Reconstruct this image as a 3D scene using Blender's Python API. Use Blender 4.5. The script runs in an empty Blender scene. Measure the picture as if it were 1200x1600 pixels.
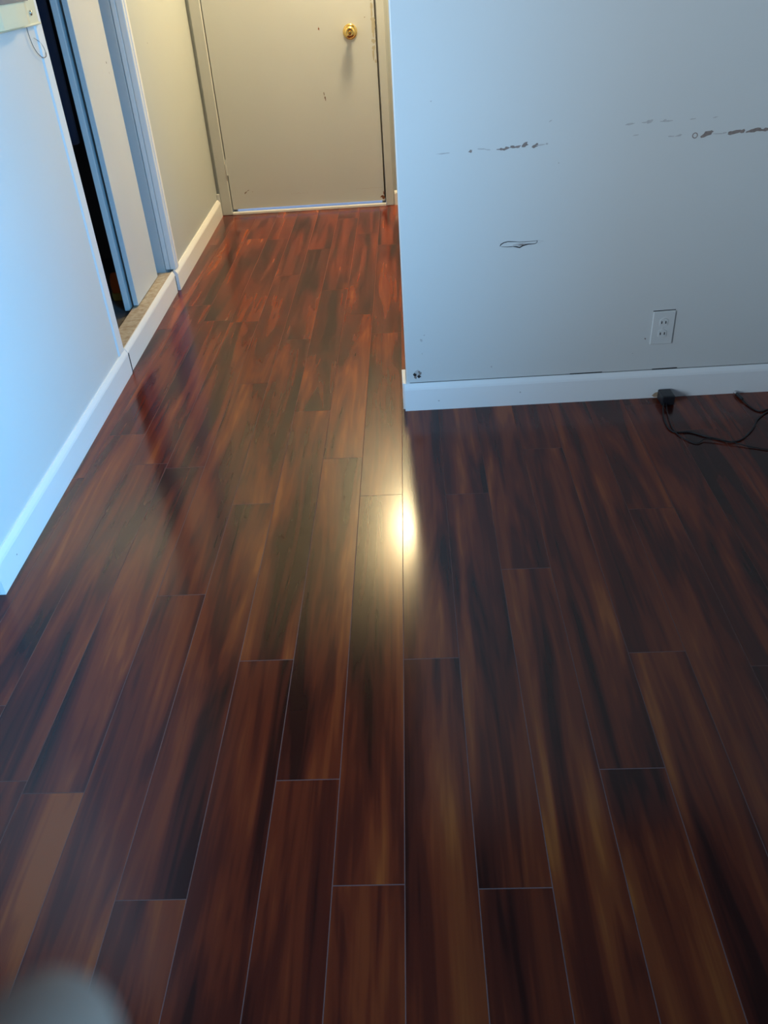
import bpy, bmesh, math, random
from mathutils import Vector, Matrix
random.seed(7)
S = bpy.context.scene
C = S.collection

# ------------------------------------------------------------------ camera
CAM_H = 1.36
right = Vector((0.99829, -0.005326, -0.058206)).normalized()
fwd = Vector((-0.028617, 0.82378, -0.566187)).normalized()
up = right.cross(fwd).normalized()
cd = bpy.data.cameras.new('camera')
cd.sensor_fit = 'HORIZONTAL'
cd.sensor_width = 36.0
cd.lens = 36.0 * 1294.15 / 1200.0
cd.clip_start = 0.005
cd.dof.use_dof = True              # small phone lens: the fingertip by the lens is far out of focus
cd.dof.focus_distance = 2.6
cd.dof.aperture_fstop = cd.lens / 1.9
cam = bpy.data.objects.new('camera', cd)
C.objects.link(cam)
m = Matrix((right, up, -fwd)).transposed().to_4x4()
m.translation = Vector((0, 0, CAM_H))
cam.matrix_world = m
S.camera = cam

# ------------------------------------------------------------------ world, daylight, exposure
S.view_settings.view_transform = 'Standard'
S.view_settings.look = 'None'
S.view_settings.gamma = 1.0
S.view_settings.use_curve_mapping = False
S.view_settings.exposure = 0.0
S.cycles.sample_clamp_indirect = 1.6
S.cycles.use_guiding = True
w = bpy.data.worlds.new('sky')
S.world = w
w.use_nodes = True
bg = w.node_tree.nodes['Background']
bg.inputs['Color'].default_value = (0.45, 0.62, 1.0, 1)
bg.inputs['Strength'].default_value = 1.0

WX, WY0, WY1, WZ0, WZ1 = 1.66, -1.30, 0.30, 0.80, 2.10      # window in the right wall
VY0, VY1 = -1.20, 0.15                                      # added window in the far left wall, there for fill light


def area(name, loc, aim, sx, sy, power, col, spread=180):
    d = bpy.data.lights.new(name, 'AREA')
    d.shape = 'RECTANGLE'
    d.size, d.size_y = sx, sy
    d.energy = power
    d.color = col
    d.spread = math.radians(spread)
    o = bpy.data.objects.new(name, d)
    C.objects.link(o)
    o.location = loc
    o.rotation_euler = (Vector(aim) - Vector(loc)).to_track_quat('-Z', 'Z').to_euler()
    return o


area('window_daylight', (WX + 0.16, (WY0 + WY1) / 2, (WZ0 + WZ1) / 2), (-1.1, 1.75, 0.60),
     WY1 - WY0, WZ1 - WZ0, 58, (0.14, 0.53, 1.0), 64)
area('left_fill_light', (-2.60 - 0.16, (VY0 + VY1) / 2, (WZ0 + WZ1) / 2), (0.0, 2.6, 1.5),  # added fill for the front wall, not a known window
     VY1 - VY0, WZ1 - WZ0, 24, (0.69, 0.86, 1.0), 58)

# ------------------------------------------------------------------ helpers


def mat(name, col, rough=0.5, spec=0.5, metal=0.0, bump=0.0, bscale=60.0, var=0.0, vscale=3.0):
    mt = bpy.data.materials.new(name)
    mt.use_nodes = True
    nt = mt.node_tree
    b = nt.nodes['Principled BSDF']
    b.inputs['Roughness'].default_value = rough
    b.inputs['Specular IOR Level'].default_value = spec
    b.inputs['Metallic'].default_value = metal
    tc = nt.nodes.new('ShaderNodeTexCoord')
    n = nt.nodes.new('ShaderNodeTexNoise')
    n.inputs['Scale'].default_value = vscale
    n.inputs['Detail'].default_value = 4
    nt.links.new(tc.outputs['Object'], n.inputs['Vector'])
    mx = nt.nodes.new('ShaderNodeMix')
    mx.data_type = 'RGBA'
    mx.inputs['A'].default_value = (*[max(0, c * (1 - var)) for c in col], 1)
    mx.inputs['B'].default_value = (*[min(1, c * (1 + var)) for c in col], 1)
    nt.links.new(n.outputs['Fac'], mx.inputs['Factor'])
    nt.links.new(mx.outputs['Result'], b.inputs['Base Color'])
    if bump:
        n2 = nt.nodes.new('ShaderNodeTexNoise')
        n2.inputs['Scale'].default_value = bscale
        n2.inputs['Detail'].default_value = 3
        nt.links.new(tc.outputs['Object'], n2.inputs['Vector'])
        bp = nt.nodes.new('ShaderNodeBump')
        bp.inputs['Strength'].default_value = bump
        bp.inputs['Distance'].default_value = 0.002
        nt.links.new(n2.outputs['Fac'], bp.inputs['Height'])
        nt.links.new(bp.outputs['Normal'], b.inputs['Normal'])
    return mt


def two(name, a, b_, scale, lo, hi):
    """bare material showing through worn paint"""
    mt = mat(name, a, 0.6, 0.3, bump=0.2, bscale=120)
    nt = mt.node_tree
    mx = [n for n in nt.nodes if n.type == 'MIX'][0]
    nz = [n for n in nt.nodes if n.type == 'TEX_NOISE'][0]
    nz.inputs['Scale'].default_value = scale
    mx.inputs['A'].default_value = (*a, 1)
    mx.inputs['B'].default_value = (*b_, 1)
    mr = nt.nodes.new('ShaderNodeMapRange')
    mr.inputs['From Min'].default_value = lo
    mr.inputs['From Max'].default_value = hi
    nt.links.new(nz.outputs['Fac'], mr.inputs['Value'])
    nt.links.new(mr.outputs['Result'], mx.inputs['Factor'])
    return mt


def emit(name, col, s):
    mt = bpy.data.materials.new(name)
    mt.use_nodes = True
    b = mt.node_tree.nodes['Principled BSDF']
    b.inputs['Base Color'].default_value = (*col, 1)
    b.inputs['Emission Color'].default_value = (*col, 1)
    b.inputs['Emission Strength'].default_value = s
    return mt


def link(name, bm, mats, parent=None, kind=None, smooth=False, label=None, cat=None, loc=None, normals=True):
    if normals:
        bmesh.ops.recalc_face_normals(bm, faces=bm.faces[:])
    me = bpy.data.meshes.new(name)
    bm.to_mesh(me)
    bm.free()
    for mt in (mats if isinstance(mats, (list, tuple)) else [mats]):
        me.materials.append(mt)
    if smooth:
        for p in me.polygons:
            p.use_smooth = True
    o = bpy.data.objects.new(name, me)
    C.objects.link(o)
    if parent:
        o.parent = parent
    if loc:
        o.location = loc
    if kind:
        o['kind'] = kind
    if label:
        o['label'] = label
    if cat:
        o['category'] = cat
    return o


def thing(name, label, cat, loc):
    o = bpy.data.objects.new(name, None)
    o.empty_display_size = 0.02
    C.objects.link(o)
    o.location = loc
    o['label'] = label
    o['category'] = cat
    return o


def box(bm, x0, x1, y0, y1, z0, z1, bev=0.0, mi=0, seg=2):
    r = bmesh.ops.create_cube(bm, size=1.0)
    vs = r['verts']
    for v in vs:
        v.co = Vector((x0 + (v.co.x + .5) * (x1 - x0), y0 + (v.co.y + .5) * (y1 - y0), z0 + (v.co.z + .5) * (z1 - z0)))
    fs = set(f for v in vs for f in v.link_faces)
    for f in fs:
        f.material_index = mi
    if bev:
        es = list(set(e for v in vs for e in v.link_edges))
        bmesh.ops.bevel(bm, geom=es, offset=bev, segments=seg, affect='EDGES', profile=0.5, clamp_overlap=True)


def prism(bm, prof, axis, a0, a1, mi=0):
    """extrude a 2D profile along an axis; axis 'y': profile (x,z); 'x': profile (y,z); 'z': profile (x,y)"""
    def P(p, a):
        if axis == 'y':
            return (p[0], a, p[1])
        if axis == 'x':
            return (a, p[0], p[1])
        return (p[0], p[1], a)
    A = [bm.verts.new(P(p, a0)) for p in prof]
    B = [bm.verts.new(P(p, a1)) for p in prof]
    n = len(prof)
    fs = [bm.faces.new(A), bm.faces.new(B[::-1])]
    for i in range(n):
        fs.append(bm.faces.new((A[i], A[(i + 1) % n], B[(i + 1) % n], B[i])))
    for f in fs:
        f.material_index = mi


def lathe(bm, prof, origin, axis, seg=28, mi=0):
    """prof: list of (radius, along)"""
    ax = Vector(axis).normalized()
    u = ax.orthogonal().normalized()
    v = ax.cross(u)
    rings = []
    for r, h in prof:
        c = Vector(origin) + ax * h
        if r < 1e-6:
            rings.append([bm.verts.new(c)])
        else:
            rings.append([bm.verts.new(c + (u * math.cos(t) + v * math.sin(t)) * r) for t in [2 * math.pi * i / seg for i in range(seg)]])
    for a, b in zip(rings, rings[1:]):
        for i in range(seg):
            j = (i + 1) % seg
            if len(a) == 1 and len(b) == 1:
                continue
            if len(a) == 1:
                f = bm.faces.new((a[0], b[j], b[i]))
            elif len(b) == 1:
                f = bm.faces.new((a[i], a[j], b[0]))
            else:
                f = bm.faces.new((a[i], a[j], b[j], b[i]))
            f.material_index = mi


def smooth_path(pts, n=8):
    P = [Vector(p) for p in pts]
    P = [P[0] * 2 - P[1]] + P + [P[-1] * 2 - P[-2]]
    out = []
    for i in range(1, len(P) - 2):
        p0, p1, p2, p3 = P[i - 1:i + 3]
        for k in range(n):
            t = k / n
            out.append(.5 * ((2 * p1) + (p2 - p0) * t + (2 * p0 - 5 * p1 + 4 * p2 - p3) * t * t + (3 * p1 - p0 - 3 * p2 + p3) * t ** 3))
    out.append(P[-2])
    return out


def tube(bm, pts, r, seg=8, mi=0, n=8):
    pts = smooth_path(pts, n)
    rings = []
    up_ = Vector((0.13, 0.21, 0.97)).normalized()
    for i, p in enumerate(pts):
        d = (pts[min(i + 1, len(pts) - 1)] - pts[max(i - 1, 0)]).normalized()
        u = d.cross(up_).normalized()
        v = d.cross(u)
        rr = r[min(i, len(r) - 1)] if isinstance(r, list) else r
        rings.append([bm.verts.new(p + (u * math.cos(2 * math.pi * k / seg) + v * math.sin(2 * math.pi * k / seg)) * rr) for k in range(seg)])
    for a, b in zip(rings, rings[1:]):
        for k in range(seg):
            bm.faces.new((a[k], a[(k + 1) % seg], b[(k + 1) % seg], b[k])).material_index = mi
    bm.faces.new(rings[0][::-1]).material_index = mi
    bm.faces.new(rings[-1]).material_index = mi


def flake(bm, plane, off, a, z, w, h, mi, tilt=0.0, n=11, rough=.35, rnd=None):
    """an irregular chip in a surface: plane 'y' (a = x) or 'x' (a = y)"""
    rnd = rnd or random
    vs = []
    for i in range(n):
        t = 2 * math.pi * i / n
        k = 1 + rnd.uniform(-rough, rough)
        p, q = w / 2 * math.cos(t) * k, h / 2 * math.sin(t) * k
        p, q = p * math.cos(tilt) - q * math.sin(tilt), p * math.sin(tilt) + q * math.cos(tilt)
        vs.append(bm.verts.new((a + p, off, z + q) if plane == 'y' else (off, a + p, z + q)))
    f = bm.faces.new(vs)
    f.material_index = mi
    return f


def strip(bm, plane, off, pts, w, mi):
    """thin line of given width through (a, z) points lying on a surface"""
    L, R_ = [], []
    for i, p in enumerate(pts):
        q0, q1 = pts[max(i - 1, 0)], pts[min(i + 1, len(pts) - 1)]
        d = Vector((q1[0] - q0[0], q1[1] - q0[1])).normalized()
        nn = Vector((-d.y, d.x)) * w[i] / 2 if isinstance(w, (list, tuple)) else Vector((-d.y, d.x)) * w / 2
        for lst, s in ((L, 1), (R_, -1)):
            a, z = p[0] + nn.x * s, p[1] + nn.y * s
            lst.append(bm.verts.new((a, off, z) if plane == 'y' else (off, a, z)))
    for i in range(len(pts) - 1):
        bm.faces.new((L[i], L[i + 1], R_[i + 1], R_[i])).material_index = mi


# ------------------------------------------------------------------ materials
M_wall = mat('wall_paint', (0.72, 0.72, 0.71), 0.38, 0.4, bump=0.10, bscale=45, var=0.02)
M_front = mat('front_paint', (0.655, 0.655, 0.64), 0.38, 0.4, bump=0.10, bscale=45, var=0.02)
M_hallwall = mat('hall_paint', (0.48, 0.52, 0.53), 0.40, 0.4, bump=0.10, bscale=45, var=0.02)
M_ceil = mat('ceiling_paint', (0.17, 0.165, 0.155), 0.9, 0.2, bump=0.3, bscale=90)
M_hallceil = mat('hall_ceiling_paint', (0.74, 0.72, 0.66), 0.9, 0.2, bump=0.3, bscale=90)
M_trim = mat('trim_paint', (0.86, 0.86, 0.86), 0.3, 0.5, var=0.015)
M_door = mat('door_paint', (0.60, 0.635, 0.665), 0.42, 0.4, bump=0.06, bscale=30, var=0.03)
M_frame = mat('frame_paint', (0.56, 0.59, 0.61), 0.42, 0.4, var=0.04, vscale=8)
M_chip = mat('bare_board', (0.26, 0.21, 0.19), 0.9, 0.1, var=0.5, vscale=120)
M_chipl = mat('faint_scuff', (0.50, 0.48, 0.47), 0.8, 0.1, var=0.2, vscale=120)
M_chipd = mat('dark_crack', (0.035, 0.03, 0.03), 0.9, 0.1)
M_rust = mat('rust_stain', (0.25, 0.10, 0.05), 0.9, 0.1, var=0.5, vscale=90)
M_panel = mat('panel_paint', (0.62, 0.64, 0.65), 0.4, 0.4, var=0.02)
M_sill = two('worn_sill', (0.33, 0.25, 0.17), (0.50, 0.45, 0.37), 42, 0.30, 0.70)
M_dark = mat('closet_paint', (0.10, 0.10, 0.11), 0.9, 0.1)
M_brass = mat('brass', (0.83, 0.60, 0.22), 0.16, 0.5, 1.0)
M_alu = mat('aluminium', (0.75, 0.78, 0.82), 0.18, 0.5, 1.0)
M_steel = mat('steel', (0.62, 0.62, 0.62), 0.25, 0.5, 1.0)
M_cream = mat('cream_plastic', (0.80, 0.74, 0.52), 0.35, 0.5, var=0.03)
M_blackpl = mat('black_plastic', (0.012, 0.012, 0.016), 0.4, 0.5)
M_cord = mat('cord_rubber', (0.008, 0.008, 0.010), 0.5, 0.4)
M_wire = mat('grey_wire', (0.10, 0.11, 0.12), 0.5, 0.4)
M_cloth = mat('navy_cloth', (0.010, 0.013, 0.025), 0.95, 0.1, bump=0.4, bscale=400)
M_orange = mat('orange_cloth', (0.45, 0.13, 0.04), 0.8, 0.2, var=0.2, vscale=30)
M_olive = mat('olive_cloth', (0.32, 0.30, 0.10), 0.8, 0.2, var=0.3, vscale=30)
M_grey = mat('grey_plastic', (0.20, 0.19, 0.19), 0.5, 0.4)
M_conc = mat('porch_concrete', (0.45, 0.45, 0.45), 0.9, 0.1, var=0.1, vscale=10)
M_seam = mat('plank_bevel', (0.165, 0.070, 0.058), 0.75, 0.2)
M_plate = mat('painted_plate', (0.655, 0.655, 0.64), 0.35, 0.5)
M_tan = mat('bare_wood', (0.42, 0.30, 0.20), 0.7, 0.2, var=0.2, vscale=60)


def wood():
    mt = bpy.data.materials.new('laminate_wood')
    mt.use_nodes = True
    nt = mt.node_tree
    N, L = nt.nodes, nt.links
    b = N['Principled BSDF']
    uv = N.new('ShaderNodeUVMap')
    uv.uv_map = 'plank'
    at = N.new('ShaderNodeAttribute')
    at.attribute_name = 'tone'

    def noise(sc, scale, detail, dist, rough=.5):
        mp = N.new('ShaderNodeMapping')
        mp.inputs['Scale'].default_value = (*sc, 1)
        L.new(uv.outputs['UV'], mp.inputs['Vector'])
        n = N.new('ShaderNodeTexNoise')
        n.inputs['Scale'].default_value = scale
        n.inputs['Detail'].default_value = detail
        n.inputs['Distortion'].default_value = dist
        n.inputs['Roughness'].default_value = rough
        L.new(mp.outputs['Vector'], n.inputs['Vector'])
        return n.outputs['Fac']

    def math_(op, a, bb):
        n = N.new('ShaderNodeMath')
        n.operation = op
        for i, v in enumerate((a, bb)):
            if isinstance(v, (int, float)):
                n.inputs[i].default_value = v
            else:
                L.new(v, n.inputs[i])
        return n.outputs[0]
    broad = noise((14, 1.25), 1.0, 3, 0.6)
    fine = noise((65, 2.0), 1.0, 3, 0.2, .5)
    v = math_('ADD', math_('MULTIPLY', broad, 0.82), math_('MULTIPLY', fine, 0.18))
    v = math_('ADD', v, math_('MULTIPLY', math_('SUBTRACT', at.outputs['Fac'], 0.5), 0.035))
    v = math_('ADD', math_('MULTIPLY', math_('SUBTRACT', v, 0.5), 1.24), 0.505)
    r = N.new('ShaderNodeValToRGB')
    L.new(v, r.inputs['Fac'])
    r.color_ramp.interpolation = 'EASE'
    e = r.color_ramp.elements
    e[0].position, e[0].color = 0.34, (0.028, 0.0050, 0.0034, 1)
    e[1].position, e[1].color = 0.72, (0.265, 0.054, 0.012, 1)
    for pos, col in ((0.45, (0.070, 0.0098, 0.0052, 1)), (0.53, (0.118, 0.0165, 0.0066, 1)), (0.61, (0.170, 0.0270, 0.0085, 1))):
        x = e.new(pos)
        x.color = col
    L.new(r.outputs['Color'], b.inputs['Base Color'])
    rr = N.new('ShaderNodeMapRange')
    rr.inputs['To Min'].default_value = 0.155
    rr.inputs['To Max'].default_value = 0.185
    L.new(fine, rr.inputs['Value'])
    L.new(rr.outputs['Result'], b.inputs['Roughness'])
    b.inputs['Specular IOR Level'].default_value = 0.35
    return mt


M_wood = wood()

# ------------------------------------------------------------------ setting: floor of planks
PW, PL, C0, ANG = 0.12767, 1.242, -0.0548, 0.0202836
joints = {-6: 1.033, -5: 1.634, -4: .804, -3: 1.387, -2: 1.0495, -1: .824, 0: 1.376, 1: .813, 2: 0.45, 3: 1.057, 4: 1.3745, 5: .70}
CA, SA = math.cos(ANG), math.sin(ANG)
X0, X1, Y0, Y1 = -2.60, 1.66, -2.40, 5.372
bm = bmesh.new()
uvl = bm.loops.layers.uv.new('plank')
tone = bm.loops.layers.float_color.new('tone')


def to_xy(c, s, z=0.0):
    return Vector((c * CA + s * SA, -c * SA + s * CA, z))


rf = random.Random(11)
G = 0.0009
for k in range(-24, 22):
    ca, cb = C0 + k * PW, C0 + (k + 1) * PW
    j = joints.get(k, rf.uniform(0, PL)) % PL
    s = j - PL * 4
    while s < 6.0:
        a, b_ = s, s + PL
        s += PL
        if b_ < Y0 - .2 or a > Y1 + .2:
            continue
        du, dv, tn = rf.uniform(-20, 20), rf.uniform(-20, 20), rf.random()
        o4 = [(ca, a), (cb, a), (cb, b_), (ca, b_)]
        i4 = [(ca + G, a + G), (cb - G, a + G), (cb - G, b_ - G), (ca + G, b_ - G)]
        O_ = [bm.verts.new(to_xy(c, t, -0.0006)) for c, t in o4]
        I_ = [bm.verts.new(to_xy(c, t, 0.0)) for c, t in i4]
        f = bm.faces.new(I_)
        for lp, (c, t) in zip(f.loops, i4):
            lp[uvl].uv = (c + du, t + dv)
            lp[tone] = (tn, tn, tn, 1)
        for q in range(4):
            g = bm.faces.new((O_[q], O_[(q + 1) % 4], I_[(q + 1) % 4], I_[q]))
            g.material_index = 1
for co, no in (((X0, 0, 0), (-1, 0, 0)), ((X1, 0, 0), (1, 0, 0)), ((0, Y0, 0), (0, -1, 0)), ((0, Y1, 0), (0, 1, 0))):
    bmesh.ops.bisect_plane(bm, geom=bm.verts[:] + bm.edges[:] + bm.faces[:], plane_co=co, plane_no=no, clear_outer=True)
# slab under the planks
box(bm, X0, X1, Y0, Y1, -0.12, -0.0007, mi=1)
for f in bm.faces:
    if f.calc_center_median().z > -0.0008 and f.normal.z < 0:
        f.normal_flip()
link('floor', bm, [M_wood, M_seam], kind='structure', normals=False)

CEIL = 2.42
WLX = -1.084        # face of the left wall
FY = 2.61           # face of the front wall
DY = 5.375          # face of the door wall

# ceiling
bm = bmesh.new()
box(bm, X0 - .12, X1 + .12, Y0 - .12, 3.815, CEIL, CEIL + 0.1)
link('ceiling', bm, M_ceil, kind='structure')
bm = bmesh.new()
box(bm, X0 - .12, X1 + .12, 3.816, Y1 + .2, CEIL, CEIL + 0.1)
link('ceiling_hall', bm, M_hallceil, kind='structure')

# left wall, near segment, ends in an outside corner
bm = bmesh.new()
box(bm, WLX - 0.115, WLX, 1.698, 3.046, 0.0, CEIL, bev=0.005)
rk = random.Random(3)
strip(bm, 'x', WLX + .0004, [(3.0, .1325), (3.002, .137)], .003, 1)
link('wall_left', bm, [M_wall, M_chipd], kind='structure')
# corner strip by the closet opening
bm = bmesh.new()
prism(bm, [(WLX - .02, 3.0465), (WLX - .02, 2.988), (WLX, 2.980), (WLX + 0.0045, 2.988), (WLX + 0.0045, 3.0435), (WLX + 0.0025, 3.0465)], 'z', 0.101, CEIL)
link('trim_1', bm, M_trim, kind='structure')
# wall running off to the left from the outside corner, and the shell of the open space beyond it
bm = bmesh.new()
box(bm, X0, WLX - .116, 1.698, 1.812, 0, CEIL)
link('wall_left_return', bm, M_wall, kind='structure')
bm = bmesh.new()
box(bm, X0 - .12, X0, Y0, VY0, 0, CEIL)
box(bm, X0 - .12, X0, VY1, 1.812, 0, CEIL)
box(bm, X0 - .12, X0, VY0, VY1, 0, WZ0)
box(bm, X0 - .12, X0, VY0, VY1, WZ1, CEIL)
link('wall_far_left', bm, M_wall, kind='structure')
bm = bmesh.new()
box(bm, X0 - .1, X1 + .1, Y0 - .1, Y0, 0, CEIL)
link('wall_back', bm, M_wall, kind='structure')

# right wall with the window opening
bm = bmesh.new()
box(bm, X1, X1 + .12, Y0, WY0, 0, CEIL)
box(bm, X1, X1 + .12, WY1, FY, 0, CEIL)
box(bm, X1, X1 + .12, WY0, WY1, 0, WZ0)
box(bm, X1, X1 + .12, WY0, WY1, WZ1, CEIL)
link('wall_right', bm, M_wall, kind='structure')
wf = bmesh.new()
for a, b_, c, d in ((WY0, WY1, WZ0, WZ0 + .04), (WY0, WY1, WZ1 - .04, WZ1), (WY0, WY0 + .04, WZ0 + .04, WZ1 - .04), (WY1 - .04, WY1, WZ0 + .04, WZ1 - .04),
                    ((WY0 + WY1) / 2 - .02, (WY0 + WY1) / 2 + .02, WZ0 + .04, WZ1 - .04)):
    box(wf, X1 + .04, X1 + .09, a, b_, c, d, bev=.003)
link('window_1', wf, M_trim, kind='structure')
wf = bmesh.new()
for a, b_, c, d in ((VY0, VY1, WZ0, WZ0 + .04), (VY0, VY1, WZ1 - .04, WZ1), (VY0, VY0 + .04, WZ0 + .04, WZ1 - .04), (VY1 - .04, VY1, WZ0 + .04, WZ1 - .04),
                    (VY0 + .04, VY1 - .04, (WZ0 + WZ1) / 2 - .02, (WZ0 + WZ1) / 2 + .02)):
    box(wf, X0 - .09, X0 - .04, a, b_, c, d, bev=.003)
link('fill_window', wf, M_trim, kind='structure')  # frame of the added window around the fill light

# front wall: free left end at the hall opening
bm = bmesh.new()
box(bm, 0.018, X1, FY, FY + 0.115, 0.0, CEIL, bev=0.004)
rk = random.Random(5)
F = FY - .0005
for q, (a, z, w_, h, mi, t) in enumerate(((.157, .836, .036, .003, 2, .05), (.170, .837, .02, .0025, 2, 0),
                           (.238, .838, .011, .008, 1, .5), (.272, .842, .022, .004, 2, -.1), (.290, .839, .022, .003, 2, -.1),
                           (.330, .838, .026, .006, 1, 0), (.345, .840, .02, .008, 1, .3), (.362, .842, .018, .007, 1, 0), (.376, .842, .02, .006, 1, .1), (.398, .846, .018, .013, 1, .4),
                           (.430, .842, .02, .010, 1, .4), (.446, .843, .026, .004, 2, .1), (.463, .845, .006, .006, 2, .8),
                           (.700, .884, .024, .005, 2, .1), (.755, .887, .020, .009, 2, .35), (.742, .886, .016, .003, 2, 0), (.804, .886, .030, .004, 2, 0), (.800, .888, .010, .006, 2, .2),
                           (.880, .887, .02, .003, 2, .1), (.945, .888, .016, .003, 2, .2),
                           (.720, .853, .02, .003, 2, .1), (.822, .844, .018, .003, 2, 0), (.845, .845, .020, .005, 2, .2),
                           (.928, .845, .032, .013, 1, .45), (.936, .848, .018, .007, 1, .4), (.962, .843, .034, .003, 2, 0), (.978, .844, .014, .004, 2, .1),
                           (.996, .843, .022, .009, 1, .2), (1.012, .845, .026, .010, 1, .15), (1.028, .846, .022, .009, 1, .1),
                           (1.056, .845, .030, .010, 1, .15), (1.075, .847, .026, .009, 1, 0), (1.098, .846, .036, .009, 1, .1), (1.130, .846, .03, .01, 1, .1), (1.165, .846, .04, .007, 1, 0),
                           (.469, .906, .010, .003, 2, .5), (.126, .978, .005, .004, 2, 0), (.5, .79, .004, .004, 2, .2),
                           (.823, .216, .005, .006, 1, .3), (.787, .165, .006, .003, 2, .2), (.085, .273, .005, .004, 2, .3), (.076, .207, .004, .005, 2, .5), (.075, .255, .008, .01, 2, .5),
                           (.31, .145, .005, .007, 2, .5))):
    flake(bm, 'y', F - .000012 * q, a, z, w_, h, mi, t, rnd=rk)
# ring shaped chip
strip(bm, 'y', F, [(.893 + .007 * math.cos(t), .842 + .007 * math.sin(t)) for t in [i * math.pi / 6 for i in range(13)]], .0026, 1)
# torn paper gash
strip(bm, 'y', F, [(.331, .553), (.334, .559), (.343, .564), (.356, .5665), (.372, .5655), (.390, .5635), (.415, .563), (.440, .5635), (.446, .564)],
      [.002, .003, .003, .0025, .002, .0015, .0015, .0012, .001], 3)
strip(bm, 'y', F, [(.447, .565), (.4465, .558), (.440, .555), (.420, .555), (.404, .552), (.393, .546), (.384, .5485), (.372, .5505), (.355, .550), (.335, .5515)],
      [.002, .002, .002, .003, .004, .004, .004, .002, .002, .001], 3)
flake(bm, 'y', F + .0002, .396, .556, .05, .008, 2, 0, rnd=rk)
flake(bm, 'y', F, .398, .554, .02, .004, 1, 0, rnd=rk)
strip(bm, 'y', F, [(.45, .5565), (.468, .561), (.447, .565)], .0012, 2)
# square patch where something was unscrewed
flake(bm, 'y', F - .00002, .057, .133, .026, .030, 2, 0, n=9, rough=.12, rnd=rk)
for q in range(7):
    flake(bm, 'y', F - .0001 * q, .057 + rk.uniform(-.011, .011), .133 + rk.uniform(-.012, .012), rk.uniform(.008, .016), rk.uniform(.006, .012), 1 if q % 3 else 3, rk.uniform(0, 3), rnd=rk)
# open joint along the top of the baseboard
for a0, a1, z0, z1, w_ in ((.03, .64, .1012, .1012, .0018), (.58, .69, .1015, .1020, .0038), (.69, .88, .1012, .1015, .0016), (.86, .945, .1018, .1026, .0045), (.945, 2.4, .1012, .1012, .0016)):
    strip(bm, 'y', F, [(a0, z0), (a1, z1)], w_, 3)
link('wall_front', bm, [M_front, M_chip, M_chipl, M_chipd], kind='structure', normals=False)

# hall: left wall, door wall, right wall
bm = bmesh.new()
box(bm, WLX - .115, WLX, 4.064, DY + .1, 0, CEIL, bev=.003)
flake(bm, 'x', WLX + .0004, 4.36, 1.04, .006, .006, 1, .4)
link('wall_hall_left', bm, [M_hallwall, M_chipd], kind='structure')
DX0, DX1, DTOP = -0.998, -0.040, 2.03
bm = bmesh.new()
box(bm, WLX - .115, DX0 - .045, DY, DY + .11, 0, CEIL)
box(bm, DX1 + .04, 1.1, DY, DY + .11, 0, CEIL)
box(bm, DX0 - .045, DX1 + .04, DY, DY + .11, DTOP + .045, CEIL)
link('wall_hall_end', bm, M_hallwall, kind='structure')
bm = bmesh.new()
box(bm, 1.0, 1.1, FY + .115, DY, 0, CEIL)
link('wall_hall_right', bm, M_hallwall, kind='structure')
# beam across the hall ceiling
bm = bmesh.new()
box(bm, WLX + .001, 0.999, 3.76, 3.87, 2.27, CEIL - .001)
link('wall_beam', bm, M_wall, kind='structure')

# ------------------------------------------------------------------ baseboards


def bb_prof(face, th, h=0.100, sgn=1):
    """profile across the wall: face = wall-side coordinate, sgn = direction into the room"""
    return [(face, 0.0), (face + sgn * th, 0.0), (face + sgn * th, h * .79), (face + sgn * th * .86, h * .86), (face + sgn * th * .45, h * .97), (face + sgn * th * .3, h), (face, h)]


bm = bmesh.new()
prism(bm, bb_prof(WLX, .014), 'y', 1.698 - .014, 3.050)
prism(bm, [(1.698, 0), (1.684, 0), (1.684, .079), (1.686, .086), (1.692, .097), (1.694, .1), (1.698, .1)], 'x', WLX - .5, WLX + .0005)
flake(bm, 'x', WLX + .0145, 1.80, .045, .004, .004, 1)
link('baseboard_left', bm, [M_trim, M_chipd], kind='structure')
bm = bmesh.new()
prism(bm, bb_prof(WLX - .004, .0135), 'y', 3.064, 3.990)
strip(bm, 'x', WLX - .004 + .0138, [(3.0695, .001), (3.0695, .078)], .010, 1)
strip(bm, 'x', WLX - .004 + .0138, [(3.984, .001), (3.984, .078)], .010, 1)
link('baseboard_closet', bm, [M_trim, M_chipd], kind='structure')
bm = bmesh.new()
prism(bm, bb_prof(WLX, .0195), 'y', 4.007, 5.340)
link('baseboard_hall', bm, M_trim, kind='structure')
bm = bmesh.new()
prism(bm, bb_prof(FY, .014, sgn=-1), 'x', 0.0105, X1)
box(bm, 0.004, 0.0178, FY - .0005, FY + .115, 0, .1, bev=.002)
flake(bm, 'y', FY - .0145, .128, .034, .006, .004, 1)
flake(bm, 'y', FY - .0145, .41, .05, .006, .004, 1)
for a, z, w_, h in ((.895, .013, .052, .018), (.885, .008, .03, .012)):
    flake(bm, 'y', FY - .0144 - (.0001 if w_ < .04 else 0), a, z, w_, h, 2, .06, rough=.15)
link('baseboard_front', bm, [M_trim, M_chipl, M_tan], kind='structure')
bm = bmesh.new()
prism(bm, bb_prof(DY, .014, h=.085, sgn=-1), 'x', 0.0185, 1.0)
link('baseboard_hall_end', bm, M_trim, kind='structure')
bm = bmesh.new()
box(bm, WLX + .0005, -1.0665, 5.343, 5.374, .0, .132, bev=.002)
link('trim_2', bm, M_frame, kind='structure')

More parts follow.
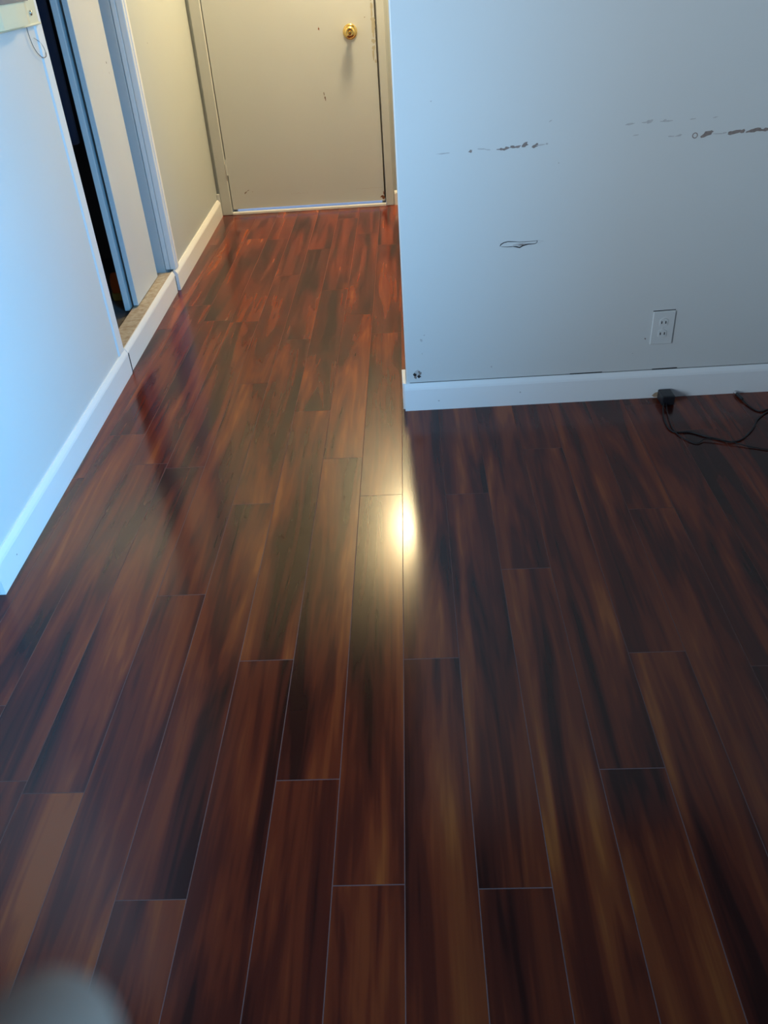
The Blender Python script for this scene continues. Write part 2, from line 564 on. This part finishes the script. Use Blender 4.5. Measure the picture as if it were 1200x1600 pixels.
# ------------------------------------------------------------------ entrance door, frame, threshold
bm = bmesh.new()
box(bm, -1.066, DX0 - .0045, DY - .017, DY + .05, 0.0, DTOP + .06, bev=.004)
strip(bm, 'y', DY - .0175, [(DX0 - .008, .30), (DX0 - .0075, .24), (DX0 - .0055, .205)], [.002, .003, .004], 1)
strip(bm, 'y', DY - .0175, [(DX0 - .0075, 1.32), (DX0 - .0065, 1.20)], [.004, .003], 1)
link('trim_3', bm, [M_frame, M_chip], kind='structure')
bm = bmesh.new()
box(bm, DX1 + .0055, .012, DY - .017, DY + .05, 0.0, DTOP + .06, bev=.004)
box(bm, .0125, .0175, DY - .010, DY - .0005, 0.0, DTOP + .06, bev=.001)
link('trim_4', bm, M_frame, kind='structure')
bm = bmesh.new()
box(bm, DX0 - .004, DX1 + .005, DY - .017, DY + .05, DTOP + .005, DTOP + .06, bev=.004)
link('trim_5', bm, M_frame, kind='structure')
bm = bmesh.new()     # rebates the door closes against
box(bm, DX0 - .004, DX0 + .02, DY + .0375, DY + .06, .014, DTOP + .004)
box(bm, DX1 - .02, DX1 + .005, DY + .0375, DY + .06, .014, DTOP + .004)
box(bm, DX0 + .0205, DX1 - .0205, DY + .0375, DY + .06, DTOP - .02, DTOP + .004)
link('trim_11', bm, M_frame, kind='structure')

DF = DY - .004     # door face
bm = bmesh.new()
box(bm, DX0, DX1, DF, DF + .040, 0.030, DTOP, bev=.002)
D = DF - .0005
rk = random.Random(9)
for a, z, w_, h, mi, t in ((-.361, .979, .008, .016, 2, .1), (-.364, .650, .006, .018, 1, .1), (-.359, .627, .008, .022, 1, .1), (-.358, .617, .006, .01, 1, 0),
                           (-.905, .126, .026, .008, 1, .7), (-.887, .139, .014, .004, 1, .4), (-.86, .13, .004, .003, 1, 0),
                           (-.052, .050, .018, .026, 2, .8), (-.062, .055, .010, .018, 2, 2.2), (-.048, .075, .006, .02, 2, 0)):
    flake(bm, 'y', D, a, z, w_, h, mi, t, rnd=rk)
for q in range(16):
    flake(bm, 'y', D, -.215 + q * .011, .108 + rk.uniform(-.002, .002), rk.uniform(.004, .010), .0025, 3, 0, rnd=rk)
for q in range(8):
    flake(bm, 'y', D, -.62 + q * .014, .104 + rk.uniform(-.003, .003), rk.uniform(.004, .014), .002, 3, 0, rnd=rk)
flake(bm, 'y', D, -.1, 1.02, .006, .004, 1)
strip(bm, 'y', D, [(DX1 - .0025, 1.45), (DX1 - .0025, .85), (DX1 - .002, .3), (DX1 - .0025, .05)], [.004, .0045, .003, .006], 4)
for q in range(10):     # grime round the latch edge
    flake(bm, 'y', D - .00002 * q, DX1 - .012 - rk.uniform(0, .012), .80 + q * .034, rk.uniform(.006, .022), rk.uniform(.02, .07), 5, 0, rnd=rk)
M_grime = mat('hand_grime', (0.48, 0.45, 0.36), 0.5, 0.3, var=0.12, vscale=30)
door = link('door_1', bm, [M_door, M_chip, M_rust, M_chipl, M_chipd, M_grime], kind='structure')
bm = bmesh.new()
KX, KZ = -.186, .955
lathe(bm, [(0, 0), (.040, 0), (.040, .003), (.035, .007), (.018, .009), (.013, .012), (.012, .022), (.016, .028), (.027, .035), (.0315, .045), (.0300, .055), (.021, .061), (.012, .0625), (.011, .060), (0.0, .060)],
      (KX, DF, KZ), (0, -1, 0), seg=36)
link('door_knob', bm, M_brass, parent=door, smooth=True)
bm = bmesh.new()
lathe(bm, [(0, .0595), (.008, .0605), (.008, .0635), (.006, .0645), (0, .0645)], (KX, DF, KZ), (0, -1, 0), seg=24)
box(bm, KX - .0012, KX + .0012, DF - .0665, DF - .0640, KZ - .005, KZ + .005)
link('keyhole', bm, M_brass, parent=door)
for hz in (1.25, .28):
    bm = bmesh.new()
    lathe(bm, [(0, 0), (.0045, 0), (.0045, .09), (0, .09)], (DX0 - .002, DF - .003, hz - .045), (0, 0, 1), seg=12)
    link('hinge', bm, M_frame, parent=door, smooth=False)

bm = bmesh.new()
box(bm, DX0 - .004, DX1 + .004, DY - .024, DY - .0045, 0.0, .0165, bev=.003)
link('trim_6', bm, M_trim, kind='structure')
bm = bmesh.new()
box(bm, DX0 - .004, DX1 + .004, DY - .004, DY + .16, -.02, .0125, bev=.002)
for q in range(4):
    box(bm, DX0 - .003, DX1 + .003, DY + .012 + q * .03, DY + .020 + q * .03, .0125, .0145, bev=.0008)
link('trim_7', bm, M_alu, kind='structure')
bm = bmesh.new()
box(bm, -3, 3, DY + .162, DY + 4, -.12, -.03)
link('ground', bm, M_conc, kind='structure')

# ------------------------------------------------------------------ closet: shell, sill, sliding panels, frame
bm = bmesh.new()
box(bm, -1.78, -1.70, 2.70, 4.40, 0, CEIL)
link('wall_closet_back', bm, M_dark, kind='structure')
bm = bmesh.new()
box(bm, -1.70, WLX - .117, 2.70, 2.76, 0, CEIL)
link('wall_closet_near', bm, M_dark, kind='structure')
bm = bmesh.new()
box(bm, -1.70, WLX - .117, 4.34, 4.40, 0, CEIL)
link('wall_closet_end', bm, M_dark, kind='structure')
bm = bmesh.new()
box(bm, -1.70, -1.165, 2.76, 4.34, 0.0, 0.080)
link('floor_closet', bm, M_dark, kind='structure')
bm = bmesh.new()
box(bm, -1.165, -1.089, 3.068, 3.986, 0.0, 0.0985, bev=.003)
link('trim_8', bm, M_sill, kind='structure')
# head over the opening
bm = bmesh.new()
box(bm, WLX - .115, WLX, 3.0465, 4.0635, 2.06, CEIL)
link('wall_closet_head', bm, M_wall, kind='structure')
# far jamb and casing
bm = bmesh.new()
box(bm, -1.25, -1.124, 4.016, 4.060, .080, 2.06, bev=.002)
link('trim_9', bm, M_panel, kind='structure')
bm = bmesh.new()
box(bm, -1.1225, -1.100, 4.020, 4.063, .0995, 2.06, bev=.004)
box(bm, -1.0995, -1.070, 4.016, 4.040, .1005, 2.06, bev=.004)
box(bm, -1.0835, -1.0665, 4.0405, 4.072, .1005, 2.08, bev=.005)
link('trim_10', bm, M_trim, kind='structure')

bm = bmesh.new()
box(bm, -1.160, -1.138, 3.530, 3.915, .104, 2.05, bev=.002)
flake(bm, 'x', -1.1375, 3.84, 1.02, .006, .012, 1)
flake(bm, 'x', -1.1375, 3.85, .98, .006, .008, 2)
link('door_2', bm, [M_panel, M_chipd, M_chipl], kind='structure')
bm = bmesh.new()
box(bm, -1.200, -1.176, 3.522, 3.98, .085, 2.05, bev=.002)
link('door_3', bm, M_panel, kind='structure')

# ------------------------------------------------------------------ hall ceiling lamp (seen mirrored in the floor)
LX, LY = 0.035, 5.02
lamp = thing('ceiling_lamp', 'round ceiling lamp with glowing frosted glass dome above the entrance door', 'ceiling lamp', (LX, LY, CEIL))
bm = bmesh.new()
lathe(bm, [(0, 0), (.085, 0), (.085, .02), (.07, .03), (0.03, .04), (.03, .10), (0, .10)], (0, 0, 0), (0, 0, -1), seg=32)
link('lamp_base', bm, M_brass, parent=lamp, smooth=False)
bm = bmesh.new()
lathe(bm, [(.045, .10), (.075, .11), (.098, .14), (.105, .18), (.098, .22), (.07, .255), (.03, .272), (0, .275)], (0, 0, 0), (0, 0, -1), seg=32)
link('lamp_shade', bm, emit('lit_glass', (1.0, 0.78, 0.43), 250.0), parent=lamp, smooth=True)

# ------------------------------------------------------------------ outlet
out = thing('wall_outlet', 'painted over duplex power outlet low on the right hand wall', 'outlet', (.876, FY, .252))
bm = bmesh.new()
box(bm, -.0365, .0365, -.0055, -.0003, -.0575, .0575, bev=.0025)
strip(bm, 'y', -.0002, [(-.037, .0585), (.036, .0600)], .0028, 1)
link('cover_plate', bm, [M_plate, M_chipd], parent=out)
for zz in (.0195, -.0195):
    bm = bmesh.new()
    pr = []
    for i in range(28):
        t = 2 * math.pi * i / 28
        pr.append((max(-.0135, min(.0135, .0172 * math.cos(t))), .0172 * math.sin(t)))
    A = [bm.verts.new((p[0], -.0054, p[1] * .85)) for p in pr]
    B = [bm.verts.new((p[0] * .96, -.0075, p[1] * .82)) for p in pr]
    for i in range(28):
        bm.faces.new((A[i], A[(i + 1) % 28], B[(i + 1) % 28], B[i]))
    bm.faces.new(B)
    o = link('receptacle', bm, M_plate, parent=out, loc=(0, 0, zz))
    for sx in (-.0066, .0066):
        b2 = bmesh.new()
        box(b2, -.0016, .0016, -.0079, -.0070, -.0045, .0045)
        link('slot', b2, M_chipd, parent=o, loc=(sx, 0, .001))
bm = bmesh.new()
lathe(bm, [(0, 0), (.003, 0), (.0026, .0012), (0, .0014)], (0, -.0055, 0), (0, -1, 0), seg=14)
link('screw', bm, M_plate, parent=out)

# ------------------------------------------------------------------ cream box on the left wall
wb = thing('wall_box', 'cream plastic box screwed to the left wall beside the closet opening', 'wall box', (WLX, 3.0, 1.21))
bm = bmesh.new()
box(bm, .0003, .009, -.42, .014, .0035, .16, bev=.002)
box(bm, .0003, .014, -.42, .016, 0.0, .0065, bev=.002)
strip(bm, 'x', .0093, [(-.110, .007), (-.1085, .05), (-.107, .10)], .0022, 1)
link('back_plate', bm, [M_cream, M_chipd], parent=wb)
bm = bmesh.new()
prism(bm, [(.009, -.116), (.020, -.118), (.036, -.136), (.043, -.17), (.045, -.25), (.043, -.36), (.036, -.40), (.009, -.402)], 'z', .009, .068)
link('cover', bm, M_cream, parent=wb)
bm = bmesh.new()
prism(bm, [(.009, -.112), (.034, -.116), (.044, -.13), (.047, -.16), (.048, -.25), (.046, -.36), (.038, -.403), (.009, -.405)], 'z', .0685, .12)
link('cover_top', bm, M_grey, parent=wb)
bm = bmesh.new()
lathe(bm, [(0, 0), (.008, 0), (.0076, .003), (.0045, .005), (0, .0056)], (.009, -.040, .034), (1, 0, 0), seg=16)
link('screw', bm, M_steel, parent=wb, smooth=True)
bm = bmesh.new()
tube(bm, [(.006, -.094, .004), (.006, -.093, -.020), (.006, -.082, -.050), (.007, -.060, -.074), (.008, -.028, -.088), (.008, .002, -.088), (.006, .014, -.078)], .0011, seg=6)
tube(bm, [(.006, .014, -.078), (.005, .008, -.062), (.004, -.014, -.045), (.003, -.05, -.032)], .0006, seg=6)
link('wire', bm, M_wire, parent=wb, smooth=True)

# ------------------------------------------------------------------ black power adapter and its cord
ad = thing('power_adapter', 'small black power adapter with thin cord lying against the white baseboard', 'power adapter', (.905, 2.562, 0))
bm = bmesh.new()
box(bm, -.022, .022, -.032, .028, .0, .036, bev=.005, seg=3)
box(bm, -.016, .016, .020, .032, .008, .030, bev=.003)
link('adapter_body', bm, M_blackpl, parent=ad)
bm = bmesh.new()
o0 = Vector((.905, 2.562, 0))


def cordpts(l):
    return [Vector(p) - o0 for p in l]


tube(bm, cordpts([(.892, 2.535, .012), (.880, 2.500, .006), (.866, 2.440, .003), (.862, 2.380, .003), (.872, 2.347, .003), (.900, 2.342, .003), (.925, 2.338, .003), (.960, 2.308, .003), (.995, 2.285, .003),
                  (1.022, 2.264, .004), (1.055, 2.272, .003), (1.085, 2.297, .003), (1.125, 2.345, .003), (1.164, 2.405, .003), (1.23, 2.46, .003), (1.33, 2.50, .003),
                  (1.345, 2.46, .003), (1.30, 2.45, .003), (1.22, 2.462, .003), (1.190, 2.452, .003), (1.172, 2.470, .003), (1.163, 2.508, .004), (1.157, 2.545, .006)]), .0026, seg=8)
link('cord', bm, M_cord, parent=ad, smooth=True)
bm = bmesh.new()
tube(bm, cordpts([(.898, 2.532, .012), (.890, 2.49, .006), (.878, 2.42, .003), (.874, 2.36, .003), (.884, 2.315, .003), (.905, 2.28, .003), (.925, 2.268, .003), (.950, 2.285, .0068), (.985, 2.276, .0078), (1.03, 2.255, .0068), (1.08, 2.225, .003), (1.15, 2.20, .003), (1.25, 2.22, .003), (1.40, 2.30, .003)]), .0018, seg=8)
link('thin_cord', bm, M_cord, parent=ad, smooth=True)
bm = bmesh.new()
dv = (Vector((1.152, 2.580, .008)) - Vector((1.158, 2.540, .007)))
lathe(bm, [(0, -.004), (.0035, -.004), (.0060, .003), (.0060, .034), (.0050, .038), (0, .038)], Vector((1.158, 2.540, .007)) - o0, dv, seg=16)
con = link('connector', bm, M_blackpl, parent=ad, smooth=False)
bm = bmesh.new()
lathe(bm, [(0, .036), (.0052, .036), (.0052, .050), (.003, .052), (0, .052)], Vector((1.158, 2.540, .007)) - o0, dv, seg=16)
link('connector_tip', bm, M_steel, parent=con, label='silver metal tip')

# ------------------------------------------------------------------ things in the dark closet
rodt = thing('closet_rod', 'metal hanging rod across the dark closet behind the sliding panels', 'rod', (-1.43, 3.55, 1.68))
bm = bmesh.new()
lathe(bm, [(0, -.788), (.014, -.788), (.014, .788), (0, .788)], (0, 0, 0), (0, 1, 0), seg=16)
link('pole', bm, M_steel, parent=rodt, smooth=False)


def garment(name, label, y, x0, x1, zt, zb, d, mt, seed):
    r = random.Random(seed)
    t = thing(name, label, 'garment', (-1.43, y, zt))
    bm = bmesh.new()
    rows, cols = 16, 28
    rings = []
    ph = r.uniform(0, 6)
    for i in range(rows + 1):
        u = i / rows
        wdt = (.10 + .90 * min(1, (u * 4.5)) ** .7)
        ring = []
        for k in range(cols):
            a = 2 * math.pi * k / cols
            px = math.cos(a) * (x1 - x0) / 2 * wdt + .008 * math.sin(5 * a + ph + 2 * u)
            py = math.sin(a) * d / 2 * (.45 + .55 * u) + .012 * math.sin(7 * a + ph) * u
            ring.append(bm.verts.new(((x0 + x1) / 2 + 1.43 + px, py, -.02 - u * (zt - zb))))
        rings.append(ring)
    for a_, b_ in zip(rings, rings[1:]):
        for k in range(cols):
            bm.faces.new((a_[k], a_[(k + 1) % cols], b_[(k + 1) % cols], b_[k]))
    bm.faces.new(rings[0])
    bm.faces.new(rings[-1][::-1])
    link('fabric', bm, mt, parent=t, smooth=True)
    bm = bmesh.new()
    tube(bm, [(0, 0, -.03), (0, 0, .010)], .002, seg=6)
    link('hanger_hook', bm, M_steel, parent=t)


garment('hanging_coat', 'dark navy coat hanging in the closet gap', 3.50, -1.62, -1.214, 1.65, .80, .16, M_cloth, 1)
bag = thing('fabric_pouch', 'small orange brown pouch with olive base on the dark closet floor', 'pouch', (-1.272, 3.705, .080))
for nm, z0, z1, r0, mt_ in (('pouch_base', .0005, .034, .034, M_olive), ('pouch_body', .0345, .118, .030, M_orange)):
    bm = bmesh.new()
    rings = []
    for i in range(9):
        u = i / 8
        ring = []
        for k in range(24):
            a = 2 * math.pi * k / 24
            rr = r0 * (1 - (.45 * u ** 3 if nm == 'pouch_body' else .1 * u)) * (1 + .07 * math.sin(5 * a + 3 * u))
            ring.append(bm.verts.new((math.cos(a) * rr * .9, math.sin(a) * rr, z0 + u * (z1 - z0))))
        rings.append(ring)
    for a_, b_ in zip(rings, rings[1:]):
        for k in range(24):
            bm.faces.new((a_[k], a_[(k + 1) % 24], b_[(k + 1) % 24], b_[k]))
    bm.faces.new(rings[0][::-1])
    bm.faces.new(rings[-1])
    link(nm, bm, mt_, parent=bag, smooth=True)

# ------------------------------------------------------------------ the photographer's hand, one fingertip in view
M_shaded_skin = mat('skin', (0.11, 0.026, 0.007), 0.7, 0.12, bump=0.15, bscale=900, var=0.06, vscale=60)  # darker than real skin: the fingertip's shade is put into the colour
M_nail = mat('nail', (0.24, 0.11, 0.075), 0.22, 0.5)
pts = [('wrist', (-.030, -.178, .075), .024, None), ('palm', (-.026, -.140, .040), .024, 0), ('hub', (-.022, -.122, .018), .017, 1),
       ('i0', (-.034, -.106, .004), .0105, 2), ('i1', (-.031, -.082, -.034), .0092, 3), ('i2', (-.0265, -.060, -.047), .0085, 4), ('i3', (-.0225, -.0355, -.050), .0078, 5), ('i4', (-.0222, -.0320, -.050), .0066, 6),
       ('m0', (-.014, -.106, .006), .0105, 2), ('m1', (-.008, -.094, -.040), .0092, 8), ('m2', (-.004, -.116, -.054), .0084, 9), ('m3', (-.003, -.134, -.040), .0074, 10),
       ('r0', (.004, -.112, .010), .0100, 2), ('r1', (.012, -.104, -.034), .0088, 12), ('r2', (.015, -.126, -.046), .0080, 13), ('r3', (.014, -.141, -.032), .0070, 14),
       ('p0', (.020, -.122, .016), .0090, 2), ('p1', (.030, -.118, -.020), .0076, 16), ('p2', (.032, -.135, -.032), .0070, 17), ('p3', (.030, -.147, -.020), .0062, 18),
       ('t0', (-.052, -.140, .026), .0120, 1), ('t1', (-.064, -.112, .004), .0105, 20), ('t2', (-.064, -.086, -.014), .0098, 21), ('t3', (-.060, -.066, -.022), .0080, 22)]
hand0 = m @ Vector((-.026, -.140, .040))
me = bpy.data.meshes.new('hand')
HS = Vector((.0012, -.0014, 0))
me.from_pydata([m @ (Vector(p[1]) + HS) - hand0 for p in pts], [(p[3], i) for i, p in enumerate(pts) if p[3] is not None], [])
tmp = bpy.data.objects.new('hand', me)
C.objects.link(tmp)
sk = tmp.modifiers.new('skin', 'SKIN')
sk.branch_smoothing = .6
for v, p in zip(me.skin_vertices[0].data, pts):
    v.radius = (p[2], p[2])
me.skin_vertices[0].data[0].use_root = True
sb = tmp.modifiers.new('sub', 'SUBSURF')
sb.levels = sb.render_levels = 2
dg = bpy.context.evaluated_depsgraph_get()
me2 = bpy.data.meshes.new_from_object(tmp.evaluated_get(dg))
bpy.data.objects.remove(tmp)
bpy.data.meshes.remove(me)
me2.name = 'hand'
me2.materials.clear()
me2.materials.append(M_shaded_skin)
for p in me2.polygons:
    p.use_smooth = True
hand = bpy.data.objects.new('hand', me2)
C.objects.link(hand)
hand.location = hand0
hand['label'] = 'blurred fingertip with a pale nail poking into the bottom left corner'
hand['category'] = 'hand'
bm = bmesh.new()
nc = m @ (Vector((-.0205, -.0295, -.0455)) + HS) - hand0
nz = (m.to_3x3() @ Vector((.37, .80, .46))).normalized()
ny = (m.to_3x3() @ Vector((.1, .45, -.88))).normalized()
ny = (ny - nz * ny.dot(nz)).normalized()
nx = ny.cross(nz)
grid = []
for i in range(9):
    row = []
    for k in range(9):
        u, v = (i - 4) / 4, (k - 4) / 4
        uu, vv = u * math.sqrt(1 - v * v / 2), v * math.sqrt(1 - u * u / 2)
        row.append(bm.verts.new(nc + nx * uu * .0048 + ny * vv * .0058 + nz * (.0012 - .0016 * uu * uu - .0010 * vv * vv)))
    grid.append(row)
for i in range(8):
    for k in range(8):
        bm.faces.new((grid[i][k], grid[i + 1][k], grid[i + 1][k + 1], grid[i][k + 1]))
link('fingernail', bm, M_nail, parent=hand, smooth=True, label='pale fingernail')
